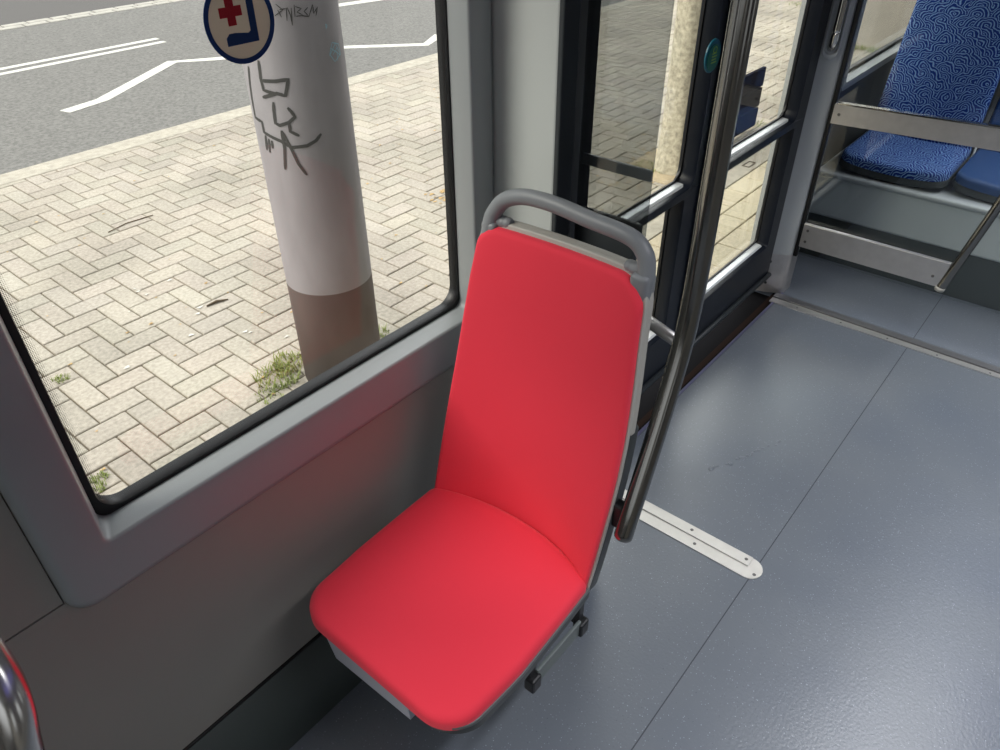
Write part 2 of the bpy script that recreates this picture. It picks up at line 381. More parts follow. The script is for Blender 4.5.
# left wall: lower panel, upper-left panel, upper fill, dark groove
WY = 1.0
GX0, GX1, GZ0, GZ1 = .228, 1.098, .785, 1.90        # glazing opening incl. seal
bm = bmesh.new()
ring_xz(bm, rrect(.112, 1.158, .15, 2.2, .001), rrect(.150, 1.125, .74, 1.96, .03), WY, WY+.035)
bx(bm, (-2.2, WY, .17), (.112, WY+.035, .7135))
bx(bm, (-.30, WY, .7175), (.110, WY+.035, 2.2)); bx(bm, (-2.2, WY, .7175), (-.30, WY+.035, .80)); bx(bm, (-2.2, WY, 1.95), (-.30, WY+.035, 2.2)); bx(bm, (-2.2, WY, .80), (-2.05, WY+.035, 1.95))
bx(bm, (-2.2, WY+.02, .70), (.12, WY+.04, .73))
wl = link('wall_left', bm, WALL); tag(wl, 'grey plastic side wall panel under the window', 'wall', kind='structure')
link('panel_groove', box((-2.2, WY+.012, .7128), (.112, WY+.021, .7182)), BLACK, wl)
# cove between wall and floor
bm = bmesh.new(); prof = []
for k in range(9):
    a = k/8*math.pi/2; prof.append((.916+.074*(1-math.cos(a)), .0+.155*math.sin(a)))
prof = [(.925+.07*(k/8)**2.2, .168*(k/8)) for k in range(9)]
prof += [(1.02, .168), (1.02, -.0)]
prism(bm, [(-2.2, y, z) for y, z in prof], (3.36, 0, 0))
tag(smooth_angle(link('baseboard_left', bm, DARKG), 40), 'dark green grey cove skirting between floor and wall', 'skirting', kind='structure')
bm = bmesh.new(); tube(bm, [(-2.2, .999, .170), (1.155, .999, .170)], .005, 8)
tag(link('trim_2', bm, BLACK, smooth=True), 'black rubber bead along the bottom edge of the wall panel', 'trim', kind='structure')

# window 1: surround, reveal, seal, glass
w1 = thing('window_1', (.66, 1.05, .78), 'large tram side window with rounded corners and grey surround', 'window', kind='structure')
def loop(y, x0, x1, z0, z1, r): return [(x, y, z) for x, z in rrect(x0, x1, z0, z1, r, 8)]
bm = bmesh.new()
loft(bm, [loop(1.004, .112, 1.160, .682, 2.03, .045), loop(.990, .113, 1.159, .684, 2.02, .045), loop(.982, .120, 1.152, .692, 2.01, .04),
          loop(.980, .130, 1.142, .704, 2.0, .035),
          loop(.979, .192, 1.093, .791, 1.94, .014), loop(.980, .195, 1.090, .794, 1.935, .012), loop(.982, .1975, 1.088, .7965, 1.93, .011), loop(.986, .199, 1.087, .7975, 1.925, .011),
          loop(1.035, .213, 1.093, .792, 1.91, .018), loop(1.062, .216, 1.098, .789, 1.90, .03)])
smooth_angle(link('window_surround', bm, SURR, w1), 50)
bm = bmesh.new()
loft(bm, [loop(1.044, .212, 1.102, .785, 1.91, .03), loop(1.041, .216, 1.098, .789, 1.905, .03), loop(1.041, .225, 1.091, .799, 1.895, .040), loop(1.047, .227, 1.089, .802, 1.89, .042), loop(1.066, .227, 1.089, .802, 1.89, .042), loop(1.066, .20, 1.11, .775, 1.92, .03)], close=True)
smooth_angle(link('rubber_seal', bm, BLACK, w1), 40)
link('window_pane', box((.222, 1.050, .80), (1.094, 1.054, 1.90)), GL_CLEAR, w1)
# dotted frit band at the left and right glass edges
def frit_mat():
    m = bpy.data.materials.new('ceramic_frit_dots'); m.use_nodes = True; N = m.node_tree.nodes; L = m.node_tree.links; p = N['Principled BSDF']
    p.inputs['Base Color'].default_value = (.02, .02, .02, 1); p.inputs['Roughness'].default_value = .5
    tc = N.new('ShaderNodeTexCoord'); v = N.new('ShaderNodeTexVoronoi'); v.inputs['Scale'].default_value = 400; v.inputs['Randomness'].default_value = 0
    L.new(tc.outputs['Object'], v.inputs['Vector'])
    sx = N.new('ShaderNodeSeparateXYZ'); L.new(tc.outputs['Object'], sx.inputs[0])
    ab = N.new('ShaderNodeMath'); ab.operation = 'ABSOLUTE'; L.new(sx.outputs[0], ab.inputs[0])
    th = N.new('ShaderNodeMapRange'); th.inputs[1].default_value = .412; th.inputs[2].default_value = .432; th.inputs[3].default_value = .12; th.inputs[4].default_value = .46
    L.new(ab.outputs[0], th.inputs[0])
    lt = N.new('ShaderNodeMath'); lt.operation = 'LESS_THAN'; L.new(v.outputs['Distance'], lt.inputs[0]); L.new(th.outputs[0], lt.inputs[1])
    L.new(lt.outputs[0], p.inputs['Alpha']); return m
bm = bmesh.new(); bx(bm, (.226, 1.0488, .81), (.246, 1.0494, 1.89)); bx(bm, (1.072, 1.0488, .81), (1.090, 1.0494, 1.89))
link('dotted_border', bm, frit_mat(), w1)

# sticker on the pane: blue ring, red cross, blue seat symbol
stk = thing('window_sticker', (.662, 1.0475, 1.475), 'round blue and cream sticker with red cross and seat symbol on the window pane', 'sticker')
def flat(name, pts, y, t, m, par):
    bm = bmesh.new(); prism(bm, [(x, y, z) for x, z in pts], (0, t, 0)); return link(name, bm, m, par)
def circ(cx, cz, r, n=48): return [(cx+r*math.cos(2*math.pi*k/n), cz+r*math.sin(2*math.pi*k/n)) for k in range(n)]
flat('backing_disc', circ(.662, 1.475, .0535), 1.0484, .0010, ST_CREAM, stk)
bm = bmesh.new(); ring_xz(bm, circ(.662, 1.475, .0590), circ(.662, 1.475, .0515), 1.0476, 1.0486); link('ring', bm, ST_BLUE, stk)
cx, cz, a, b = .6485, 1.489, .0068, .0185
flat('cross', [(cx-a, cz-b), (cx+a, cz-b), (cx+a, cz-a), (cx+b, cz-a), (cx+b, cz+a), (cx+a, cz+a), (cx+a, cz+b), (cx-a, cz+b), (cx-a, cz+a), (cx-b, cz+a), (cx-b, cz-a), (cx-a, cz-a)], 1.0476, .0009, ST_RED, stk)
flat('seat_symbol', [(.634, 1.444), (.688, 1.444), (.6885, 1.500), (.683, 1.512), (.677, 1.500), (.6765, 1.460), (.672, 1.4575), (.650, 1.4605), (.640, 1.4605), (.634, 1.455)], 1.0476, .0009, ST_BLUE, stk)

# pillar between the window and the door portal
bm = box((1.163, .832, 0), (1.19, 1.05, 2.2), .004)
tag(link('trim_3', bm, PILLAR), 'light grey pillar between the window and the door', 'pillar', kind='structure')
bm = box((1.163, .822, 0), (1.215, .834, 2.2), .003)
tag(link('trim_4', bm, DARKP), 'dark grey edge strip of the pillar by the door', 'trim', kind='structure')
bm = box((1.19, .834, -.04), (1.30, 1.08, 2.2), .003)
tag(link('trim_5', bm, BLACK), 'black door pocket edge beside the pillar', 'trim', kind='structure')
# door sill
bm = box((1.20, .884, -.10), (3.1, 1.12, -.045)); bx(bm, (1.20, .884, -.10), (3.05, .90, -.012))
SILLM = mat('matt_black_sill', (14, 14, 16), .95, spec=.1)
tag(link('trim_6', bm, SILLM), 'dark recessed door sill', 'door sill', kind='structure')
BROWN = mat('worn_brown_sill', (40, 28, 22), .9, spec=.1)
tag(link('trim_7', box((1.20, .902, -.045), (3.05, .925, -.018)), BROWN), 'brown worn strip in the door sill', 'trim', kind='structure')
EDGE = mat('floor_edge_aluminium', (128, 128, 158), .35, .7)
tag(link('trim_8', box((1.20, .876, -.002), (3.045, .886, .003), .001), EDGE), 'thin aluminium edge strip where the floor meets the door sill', 'trim', kind='structure')

# door leaves: upper pane, middle rail, lower pane, bottom rail
LIT_LEDGE = mat('door_ledge_skylit', (228, 232, 234), .35, .3)  # pale colour stands in for skylight caught on the frame's lower reveals
def door_leaf(name, label, x0, x1, gx0, gx1, lo_l, lo_r):
    d = thing(name, ((x0+x1)/2, .96, .0), label, 'door', kind='structure')
    bm = bmesh.new()
    def L(y, a, b, c, e, r): return [(x, y, z) for x, z in rrect(a, b, c, e, r, 6)]
    # frame made from two stacked ring sections sharing the middle rail
    for (z0, z1, a, b, c, e, r) in ((.105, .786, lo_l, lo_r, .275, .768, .012), (.786, 2.1, gx0, gx1, .805, 1.98, .045)):
        loft(bm, [L(.950, x0, x1, z0, z1, .001), L(.950, a-.003, b+.003, c-.010, e+.002, r), L(.957, a, b, c-.008, e, r), L(1.010, a, b, c-.003, e, r), L(1.010, x0, x1, z0, z1, .001)], close=True)
    bmesh.ops.remove_doubles(bm, verts=bm.verts[:], dist=.0001)
    smooth_angle(link('door_frame', bm, DOORM, d), 30)
    link('upper_pane', box((gx0-.008, 1.002, .798), (gx1+.008, 1.006, 1.99)), GL_DOOR, d)
    link('lower_pane', box((lo_l-.008, 1.002, .268), (lo_r+.008, 1.006, .774)), GL_DOOR, d)
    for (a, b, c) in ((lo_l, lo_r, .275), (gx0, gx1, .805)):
        bm = bmesh.new(); prism(bm, [(a+.004, .997, c+.001), (a+.004, .974, c-.001), (a+.004, .968, c-.006), (a+.004, .968, c-.009), (a+.004, .997, c-.009)], (b-a-.02, 0, 0)); link('skylit_ledge', bm, LIT_LEDGE, d)
    bm = bmesh.new()
    for (a, b, c, e, r) in ((lo_l, lo_r, .275, .768, .012), (gx0, gx1, .805, 1.98, .045)):
        loft(bm, [L(.997, a-.002, b+.002, c-.005, e+.002, r), L(.997, a+.006, b-.006, c+.008, e-.005, r), L(1.0015, a+.006, b-.006, c+.008, e-.005, r), L(1.0015, a-.002, b+.002, c-.005, e+.002, r)], close=True)
    link('pane_gasket', bm, BLACK, d)
    bm = bmesh.new(); tube(bm, [(x0, .944, .098), (x1, .944, .098)], .011, 12)
    link('bottom_brush', bm, DARKP, d, smooth=True)
    return d
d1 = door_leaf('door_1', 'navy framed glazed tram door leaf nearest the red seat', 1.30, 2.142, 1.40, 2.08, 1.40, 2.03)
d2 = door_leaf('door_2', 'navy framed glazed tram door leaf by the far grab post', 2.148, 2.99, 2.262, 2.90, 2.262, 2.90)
link('edge_seal', box((2.128, .936, .11), (2.142, .952, 2.1), .003), BLACK, d1)
link('edge_seal', box((2.149, .934, .11), (2.163, .952, 2.1), .003), BLACK, d2)
tag(link('trim_9', box((1.2, .90, 2.1), (3.1, 1.05, 2.2)), DOORM), 'header above the doors', 'door header', kind='structure')
# green door button disc
BTN = mat('button_green', (16, 112, 92), .35); BTNB = mat('button_blue', (18, 100, 120), .35); BTNY = mat('button_yellow_green', (150, 190, 70), .5)
btn = thing('door_button', (2.066, .95, 1.183), 'round green and blue door button sticker on the dark door stile', 'button')
bm = bmesh.new(); disc(bm, (2.066, .950, 1.183), (0, -1, 0), .045, .005, 36, .002); link('button_ring', bm, BTNB, btn, smooth=False)
bm = bmesh.new(); disc(bm, (2.064, .945, 1.179), (0, -1, 0), .036, .0025, 36, .001); link('button_face', bm, BTN, btn)
bm = bmesh.new()
for k in range(4):
    bx(bm, (2.052, .9418, 1.165+.008*k), (2.082-.004*(k % 2), .9428, 1.168+.008*k))
tube(bm, [(2.066+.011*math.cos(t/12*math.tau), .9422, 1.200+.008*math.sin(t/12*math.tau)) for t in range(13)], .0012, 6)
link('button_mark', bm, BTNY, btn)

# far portal post and its kick plate
bm = bmesh.new()
prof = [(2.995, 1.06), (2.995, .985), (3.005, .955), (3.03, .905), (3.038, .892), (3.048, .883), (3.06, .880), (3.12, .880), (3.12, 1.06)]
prism(bm, [(x, y, .19) for x, y in prof], (0, 0, 2.01))
post = tag(smooth_angle(link('trim_10', bm, PORTAL), 50), 'grey metal door post in front of the glass partition', 'door post', kind='structure')
bm = bmesh.new(); prism(bm, [(x-.001, y, 0) for x, y in prof], (0, 0, .19)); link('kick_plate', bm, STEEL, post)
bm = bmesh.new()
for z in (.05, .155): disc(bm, (3.001, .955, z), (-.9, -.4, 0), .006, .004, 12)
link('screw', bm, DARKP, post)
# grab handle on the post
gh = thing('door_grab_handle', (3.02, .90, 1.03), 'vertical chrome grab handle rising from a rounded cup on the far door post', 'handle')
bm = bmesh.new()
lp = rrect(-.030, .030, -.075, .95, .029, 8); ax = Vector((.45, -.89, 0)).normalized(); nn = Vector((-.89, -.45, 0)).normalized(); cc = Vector((3.018, .925, 1.075))
def PL(h, s): return [cc + ax*(u*s) + Vector((0, 0, v if v > 0 else v*s)) + nn*h for u, v in lp]
loft(bm, [PL(-.02, 1), PL(.010, 1), PL(.014, .93), PL(.014, .78), PL(.004, .70)])
R_ = [bm.verts.new(p) for p in PL(.004, .70)]; bm.faces.new(R_)
smooth_angle(link('handle_cup', bm, PORTAL, gh), 40)
bm = bmesh.new(); tube(bm, catmull([cc+nn*.0+Vector((0, 0, -.035)), cc+nn*.022+Vector((0, 0, -.02)), cc+nn*.034+Vector((0, 0, .02)), cc+nn*.036+Vector((0, 0, .12)), cc+nn*.036+Vector((0, 0, .9))], 6), .014, 18)
link('handle_bar', bm, CHROME, gh, smooth=True)

# wall beyond the door with second window
bm = bmesh.new()
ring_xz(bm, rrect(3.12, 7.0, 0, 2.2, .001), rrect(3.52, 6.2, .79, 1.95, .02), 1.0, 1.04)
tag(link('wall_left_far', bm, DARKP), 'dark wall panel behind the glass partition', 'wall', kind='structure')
w2 = thing('window_2', (4.8, 1.05, .8), 'second tram side window behind the patterned seat', 'window', kind='structure')
bm = bmesh.new(); loft(bm, [loop(.985, 3.50, 6.22, .765, 1.97, .02), loop(.985, 3.535, 6.18, .795, 1.94, .02), loop(1.05, 3.55, 6.17, .79, 1.93, .03), loop(1.05, 3.5, 6.2, .76, 1.97, .03)], close=True)
link('window_surround', bm, SURR, w2)
bm = bmesh.new(); loft(bm, [loop(1.04, 3.54, 6.18, .785, 1.94, .03), loop(1.04, 3.558, 6.162, .805, 1.92, .04), loop(1.06, 3.558, 6.162, .805, 1.92, .04), loop(1.06, 3.54, 6.18, .785, 1.94, .03)], close=True)
link('rubber_seal', bm, BLACK, w2)
link('window_pane', box((3.55, 1.05, .79), (6.17, 1.054, 1.93)), GL_CLEAR, w2)

# ============================================================ OBJECTS
# ---- red seat
seat = thing('passenger_seat', (.66, .685, 0.30), 'single red upholstered tram seat with grey shell and grab handle, fixed by the window wall', 'seat')
def interp(tab, s):
    if s <= tab[0][0]: return tab[0][1]
    for (a, va), (b, vb) in zip(tab, tab[1:]):
        if s <= b:
            t = (s-a)/(b-a); return va+(vb-va)*t
    return tab[-1][1]
def sinterp(tab, s):                      # smooth (Catmull) version
    n = len(tab)
    for i in range(n-1):
        if s <= tab[i+1][0] or i == n-2:
            a, va = tab[i]; b, vb = tab[i+1]; t = max(0, min(1, (s-a)/(b-a)))
            m0 = (vb-tab[i-1][1])/(b-tab[i-1][0]) if i else (vb-va)/(b-a)
            m1 = (tab[i+2][1]-va)/(tab[i+2][0]-a) if i+2 < n else (vb-va)/(b-a)
            h = b-a; t2, t3 = t*t, t*t*t
            return (2*t3-3*t2+1)*va + (t3-2*t2+t)*h*m0 + (-2*t3+3*t2)*vb + (t3-t2)*h*m1
BX = [(.40, .812), (.46, .835), (.55, .862), (.67, .897), (.79, .926), (.90, .945), (1.0, .960), (1.07, .975), (1.14, .992)]   # back edge x by height
BW = [(.40, .211), (.55, .214), (.70, .213), (.85, .204), (1.0, .190), (1.08, .182), (1.14, .179)]                           # half width
BC = [(.40, .690), (.70, .690), (1.1, .684)]
BS = [(.40, .085), (.50, .078), (.65, .052), (.85, .034), (1.05, .016), (1.14, .010)]                                      # scoop depth
def back_map(a, b, c):
    """a in [-1,1] across (towards +y), b height, c towards sitter"""
    wd = sinterp(BW, b); x = sinterp(BX, b) + sinterp(BS, b)*(1-min(1.15, abs(a))**2.2)
    return Vector((x - c, sinterp(BC, b) + a*wd, b + c*.12))
SW = [(.40, .205), (.50, .215), (.60, .222), (.75, .220), (.95, .214)]
def seat_map(a, b, c):
    """a across, b = x position, c up"""
    rear = .070*(1-min(1, abs(a))**2.2)*max(0, (b-.60)/.26)**1.3 if b > .60 else 0
    x = b + rear
    z = .462 + .020*max(0, (.60-b)/.17)**1.5*.5 - .014*(1-abs(a)**2)*max(0, min(1, (b-.5)/.3))
    return Vector((x, (.677 + .013*(b-.43)/.4) + a*interp(SW, b), z + c))
def pad(fn, a0, a1, b0, b1, ra, rb, top, bottom, puff=0.0, edge=.012, n=10, rings=10, sc=1.0, corner=None, grow=0.0):
    """pad with rounded-rect outline in (a,b). top/bottom: offsets c. corner radii in b-units via ra (a units), rb"""
    bm = bmesh.new()
    def outline(off):        # off in metres (b) ; a scaled by .2
        A0, A1, B0, B1 = a0-off/.2, a1+off/.2, b0-off, b1+off
        pts = []
        cs = corner or [(ra, rb)]*4        # order: (+a,+b), (-a,+b), (-a,-b), (+a,-b)
        cen = [(A1, B1, -1, -1, 0), (A0, B1, 1, -1, 90), (A0, B0, 1, 1, 180), (A1, B0, -1, 1, 270)]
        for (ca, cb, sa, sb, ang), (qa, qb) in zip(cen, cs):
            for k in range(n+1):
                t = math.radians(ang+90*k/n); pts.append((ca+sa*qa+qa*math.cos(t), cb+sb*qb+qb*math.sin(t)))
            # mid points along the following side
            if ang == 0: nx = (A0+cs[1][0], B1)
            elif ang == 90: nx = (A0, B0+cs[2][1])
            elif ang == 180: nx = (A1-cs[3][0], B0)
            else: nx = (A1, B1-cs[0][1])
            l = pts[-1]
            for k in range(1, 9): pts.append((l[0]+(nx[0]-l[0])*k/9, l[1]+(nx[1]-l[1])*k/9))
        return pts
    ma, mb = (a0+a1)/2, (b0+b1)/2; loops = []
    O = outline(grow)
    for i in range(1, rings+1):
        s = i/rings; I = outline(grow-edge)
        c = top + puff*(1-s**3)
        loops.append([fn(ma+(p[0]-ma)*s, mb+(p[1]-mb)*s, c) for p in I])
    for k in range(1, 5):
        t = k/4*math.pi/2; I = outline(grow-edge*(1-math.sin(t)))
        loops.append([fn(p[0], p[1], top-edge*(1-math.cos(t))) for p in I])
    loops.append([fn(p[0], p[1], bottom) for p in O])
    for i in range(rings, 0, -1):
        s = i/rings*.96; loops.append([fn(ma+(p[0]-ma)*s, mb+(p[1]-mb)*s, bottom) for p in O])
    R = loft(bm, loops)
    ct = bm.verts.new(fn(ma, mb, top+puff)); cb_ = bm.verts.new(fn(ma, mb, bottom)); N_ = len(R[0])
    for k in range(N_):
        bm.faces.new((R[0][(k+1) % N_], R[0][k], ct)); bm.faces.new((R[-1][k], R[-1][(k+1) % N_], cb_))
    return bm
SHELLR = mat('shell_rim_dark', (96, 99, 98), .3)
CB = [(.20, .036), (.31, .055), (.20, .02), (.20, .02)]
CS = [(.06, .012), (.06, .012), (.34, .065), (.34, .065)]
smooth_angle(link('back_cushion', pad(back_map, -1, 1, .435, 1.093, .3, .06, .012, -.006, .006, .012, corner=CB), RED, seat), 60)
smooth_angle(link('seat_cushion', pad(seat_map, -1, 1, .424, .835, .3, .06, .020, -.014, .006, .018, corner=CS), RED, seat), 60)
smooth_angle(link('back_rim', pad(back_map, -1, 1, .42, 1.098, .3, .06, -.004, -.014, 0, .004, corner=CB, grow=.0045), RIM, seat), 50)
smooth_angle(link('seat_rim', pad(seat_map, -1, .80, .430, .845, .3, .06, -.004, -.012, 0, .003, corner=CS, grow=.003), SHELLR, seat), 50)
smooth_angle(link('upper_back_shell', pad(back_map, -1, 1, .80, 1.098, .3, .06, -.012, -.030, 0, .008, corner=[CB[0], CB[1], (.02, .004), (.02, .004)], grow=.005), RIM, seat), 50)
smooth_angle(link('lower_back_shell', pad(back_map, -1, 1, .43, .80, .3, .06, -.014, -.045, 0, .006, corner=[(.02, .004)]*2+[(.2, .02)]*2, grow=.004), SHELL, seat), 50)
smooth_angle(link('seat_shell', pad(seat_map, -1, .80, .434, .850, .3, .06, -.010, -.036, 0, .006, corner=CS, grow=.001), SHELL, seat), 50)
# grab handle over the backrest
bm = bmesh.new()
hp = catmull([(.988, .5155, 1.050), (.992, .5150, 1.075), (.998, .5155, 1.102), (1.003, .526, 1.130), (1.006, .558, 1.149), (1.008, .640, 1.155), (1.008, .715, 1.162), (1.006, .780, 1.160), (1.002, .824, 1.144), (.996, .847, 1.115), (.990, .852, 1.090), (.984, .853, 1.055)], 8)
n_ = len(hp); rr = [.0176 - .0026*math.sin(math.pi*i/(n_-1))**.5 for i in range(n_)]
tube(bm, hp, rr, 20)
for sy in (0, 1):
    y0, s = ((.518, 1), (.849, -1))[sy]
    tube(bm, catmull([(.998, y0, 1.108), (1.0, y0+s*.012, 1.099), (1.002, y0+s*.026, 1.098), (1.002, y0+s*.040, 1.100)], 6), [.013]*12+[.012]*4+[.011, .010, .008], 14)
    bx(bm, (.975, y0-.0175, 1.048), (1.012, y0+.0175, 1.100), .008, 3)
smooth_angle(link('grab_handle', bm, GREYPL, seat), 40)
# support box and side bracket
PLATEM = mat('plate_grey_green', (112, 120, 118), .5)
bm = bmesh.new()
prism(bm, [(.452, .872, .447), (.452, .612, .43), (.458, .616, .322), (.458, .838, .306)], (.34, 0, 0))
link('support_box', bm, BOXM, seat)
link('wall_bracket', box((.62, .80, .22), (.80, .999, .32), .004), SHELL, seat)
link('side_plate', box((.700, .491, .268), (.855, .499, .312), .002), PLATEM, seat)
for x in (.690, .862):
    bm = box((x-.015, .484, .262), (x+.015, .510, .304), .005); bx(bm, (x-.010, .497, .29), (x+.010, .52, .42), .003)
    link('hinge_knob', bm, BLACK, seat)
sb = box((.66, .525, .36), (.88, .85, .42), .004); link('under_frame', sb, SHELL, seat)

# ---- stanchion pole by the red seat
pole = thing('stanchion_pole', (1.07, .456, .6), 'tall satin steel grab pole curving down beside the red seat', 'pole')
pp = catmull([(.886, .436, .600), (.912, .438, .655), (.975, .445, .775), (1.030, .452, .885), (1.060, .455, .975), (1.07, .456, 1.07), (1.07, .456, 1.20)], 8)
pp = pp + [Vector((1.07, .456, z)) for z in (1.4, 1.7, 2.0, 2.2)]
bm = bmesh.new(); tube(bm, pp[::-1], .0185, 28, dome=True); smooth_angle(link('pole_tube', bm, POLEM, pole), 60)
bm = bmesh.new(); bx(bm, (.900, .452, .590), (.925, .480, .650), .005); link('mounting_bracket', bm, BLACK, pole)
tb = thing('horizontal_grab_tube', (1.10, .5, .92), 'short chrome tube joining the pole to the door pillar behind the red seat', 'rail')
bm = bmesh.new(); tube(bm, [(1.078, .467, .932), (1.118, .566, .928), (1.205, .79, .925)], .012, 18); link('tube', bm, STEEL, tb, smooth=True)
bm = bmesh.new(); tube(bm, [(1.180, .730, .926), (1.214, .822, .924)], .018, 18); link('end_collar', bm, DARKP, tb, smooth=True)

# ---- smoked glass windbreak beside the door
ws = thing('windbreak_screen', (1.24, .73, 0), 'smoked glass windbreak panel with dark lower half behind the red seat', 'screen')
link('upper_glass', box((1.236, .652, 1.03), (1.241, .822, 2.05), .001), GL_SCR, ws)
link('lower_panel', box((1.230, .668, .10), (1.247, .822, 1.03), .006), DARKP, ws)
link('cross_bar', box((1.246, .660, 1.142), (1.254, .822, 1.165), .002), PORTAL, ws)
link('bottom_bar', box((1.244, .668, 1.015), (1.256, .822, 1.05), .004), DARKP, ws)

# ---- floor cover strip near the pole
fs = thing('floor_cover_strip', (1.49, .5, 0), 'flat aluminium floor cover strip with rounded end beside the pole', 'metal strip')
ALU = mat('worn_aluminium', (226, 223, 216), .42, .55, noise=.04, nscale=40, rvar=.08)
pts = [(1.455, .86), (1.455, .335)] + [(1.494+.039*math.cos(math.radians(a)), .335+.039*math.sin(math.radians(a))) for a in range(190, 351, 16)] + [(1.533, .335), (1.533, .86)]
bm = bmesh.new(); prism(bm, [(x, y, -.001) for x, y in pts], (0, 0, .004)); link('base_plate', bm, ALU, fs)
bm = box((1.495, .338, .002), (1.532, .86, .0075), .0015); link('raised_strip', bm, ALU, fs)
bm = bmesh.new()
SCR = mat('screw_steel', (120, 118, 116), .4, .8)
for (x, y, z) in ((1.480, .312, .003), (1.514, .352, .0075), (1.475, .495, .003), (1.514, .525, .0075)):
    bm = bmesh.new(); disc(bm, (x, y, z-.001), (0, 0, 1), .005, .0025, 14, .001); link('screw', bm, SCR, fs)

# ---- threshold strips across the floor by the partition
def strip(name, label, pts, z0, z1, m):
    t = thing(name, (pts[0][0], pts[0][1], 0), label, 'metal strip')
    bm = bmesh.new(); prism(bm, [(x, y, z0) for x, y in pts], (0, 0, z1-z0)); link('plate', bm, m, t)
    return t
STEEL2 = mat('threshold_steel', (205, 203, 200), .3, .8); STEEL3 = mat('dull_threshold_steel', (140, 140, 142), .32, .8)
t1 = strip('threshold_strip', 'bright steel threshold strip crossing the floor, the nearer of the two by the partition', [(2.938, .90), (2.948, -.95), (2.968, -.95), (2.978, .90)], -.001, .004, STEEL2)
t2 = strip('threshold_strip', 'narrow dull threshold strip directly against the farther side of the bright one', [(2.981, .90), (2.970, -.95), (3.00, -.95), (3.02, .90)], -.001, .009, STEEL3)
for k in range(9):
    y = .78-.19*k; xx = 2.955
    bm = bmesh.new(); disc(bm, (xx, y, .003), (0, 0, 1), .004, .002, 12, .0008); link('screw', bm, SCR, t1)

# ---- glass partition beyond the door
pt = thing('glass_partition', (3.05, .58, .2), 'clear glass partition with two wide steel rails beyond the door', 'partition')
link('glass_sheet', box((3.052, -.60, .20), (3.058, .868, 2.0), .001), GL_PART, pt)
bm = bmesh.new(); prism(bm, [(3.028, .862, .773), (3.028, .862, .846), (3.028, -.60, .892), (3.028, -.60, .819)], (.022, 0, 0)); link('upper_rail', bm, STEEL, pt)
bm = box((3.030, .292, .245), (3.050, .862, .352), .003); link('lower_rail', bm, STEEL, pt)
link('edge_seal', box((3.044, .864, .19), (3.062, .880, 2.1), .002), BLACK, pt)
bm = bmesh.new(); prism(bm, [(3.026, .850, .8465), (3.026, .850, .852), (3.026, -.60, .898), (3.026, -.60, .8925)], (.026, 0, 0)); link('rail_cap', bm, CHROME, pt)
for (y, z) in ((.838, .81), (.840, .325), (.840, .275), (.335, .285)):
    bm = bmesh.new(); disc(bm, (3.031, y, z), (-1, 0, 0), .006, .0040, 14, .001); link('screw', bm, SCR, pt)
p2 = thing('stanchion_pole', (3.03, .29, .24), 'slanting satin steel pole rising from the lower rail of the glass partition', 'pole')
bm = bmesh.new(); tube(bm, catmull([(3.035, .296, .242), (3.035, .283, .30), (3.035, .222, .60), (3.035, .195, .78), (3.035, .19, 1.0), (3.035, .19, 1.6), (3.035, .19, 2.2)], 6), .0175, 22)
smooth_angle(link('pole_tube', bm, POLEM, p2), 60)
bm = bmesh.new(); tube(bm, [(3.035, .298, .234), (3.035, .295, .250)], .0185, 20); link('end_cap', bm, RIM, p2, smooth=True)

# ---- podium and blue seats
PODM = mat('podium_light_grey', (212, 218, 218), .42)
pod = thing('seat_podium', (3.9, .2, 0), 'light grey raised podium with dark skirting under the blue seats', 'podium')
link('skirting', box((3.485, -1.44, 0), (4.3, .99, .212), .003), DARKG, pod)
link('podium_box', box((3.475, -1.44, .212), (4.32, .995, .405), .012, 3), PODM, pod)
link('podium_top', box((3.468, -1.44, .400), (4.32, .995, .425), .010, 3), PORTAL, pod)
def blue_seat(name, yc, hw, xf, label, m, tilt):
    s = thing(name, (xf+.2, yc, .44), label, 'seat')
    def fs_(a, b, c): return Vector((b + .03*(1-abs(a)**2)*(b-xf)/.42, yc + a*hw, .505 - .02*(1-a*a) + .05*(b-xf)/.42*0 + c))
    smooth_angle(link('seat_cushion', pad(fs_, -1, 1, xf, xf+.44, .3, .05, .022, -.02, .01, .02, corner=[(.06, .01)]*2+[(.28, .055)]*2), m, s), 60)
    def fb_(a, b, c): return Vector((xf+.40 + (b-.5)*tilt + .03*(1-abs(a)**2) - c, yc + a*hw*(1-.08*(b-.5)), b))
    smooth_angle(link('back_cushion', pad(fb_, -1, 1, .51, 1.22, .3, .06, .03, -.02, .012, .02, corner=[(.3, .06)]*2+[(.1, .02)]*2), m, s), 60)
    smooth_angle(link('back_shell', pad(fb_, -1, 1, .47, 1.225, .3, .06, -.02, -.045, 0, .006, corner=[(.3, .06)]*2+[(.1, .02)]*2, grow=.006), SHELL, s), 60)
    smooth_angle(link('seat_shell', pad(fs_, -1, 1, xf+.005, xf+.44, .3, .05, -.02, -.05, 0, .006, corner=[(.06, .01)]*2+[(.28, .055)]*2, grow=.003), SHELL, s), 60)
    link('seat_foot', box((xf+.12, yc-.12, .422), (xf+.34, yc+.12, .475), .01), BLACK, s)
    return s
blue_seat('bus_seat', .695, .225, 3.49, 'blue tram seat with pale maze pattern behind the glass partition', BLUEP, .26)
blue_seat('bus_seat', .235, .215, 3.52, 'plain dark blue tram seat right of the patterned one', BLUE, .26)

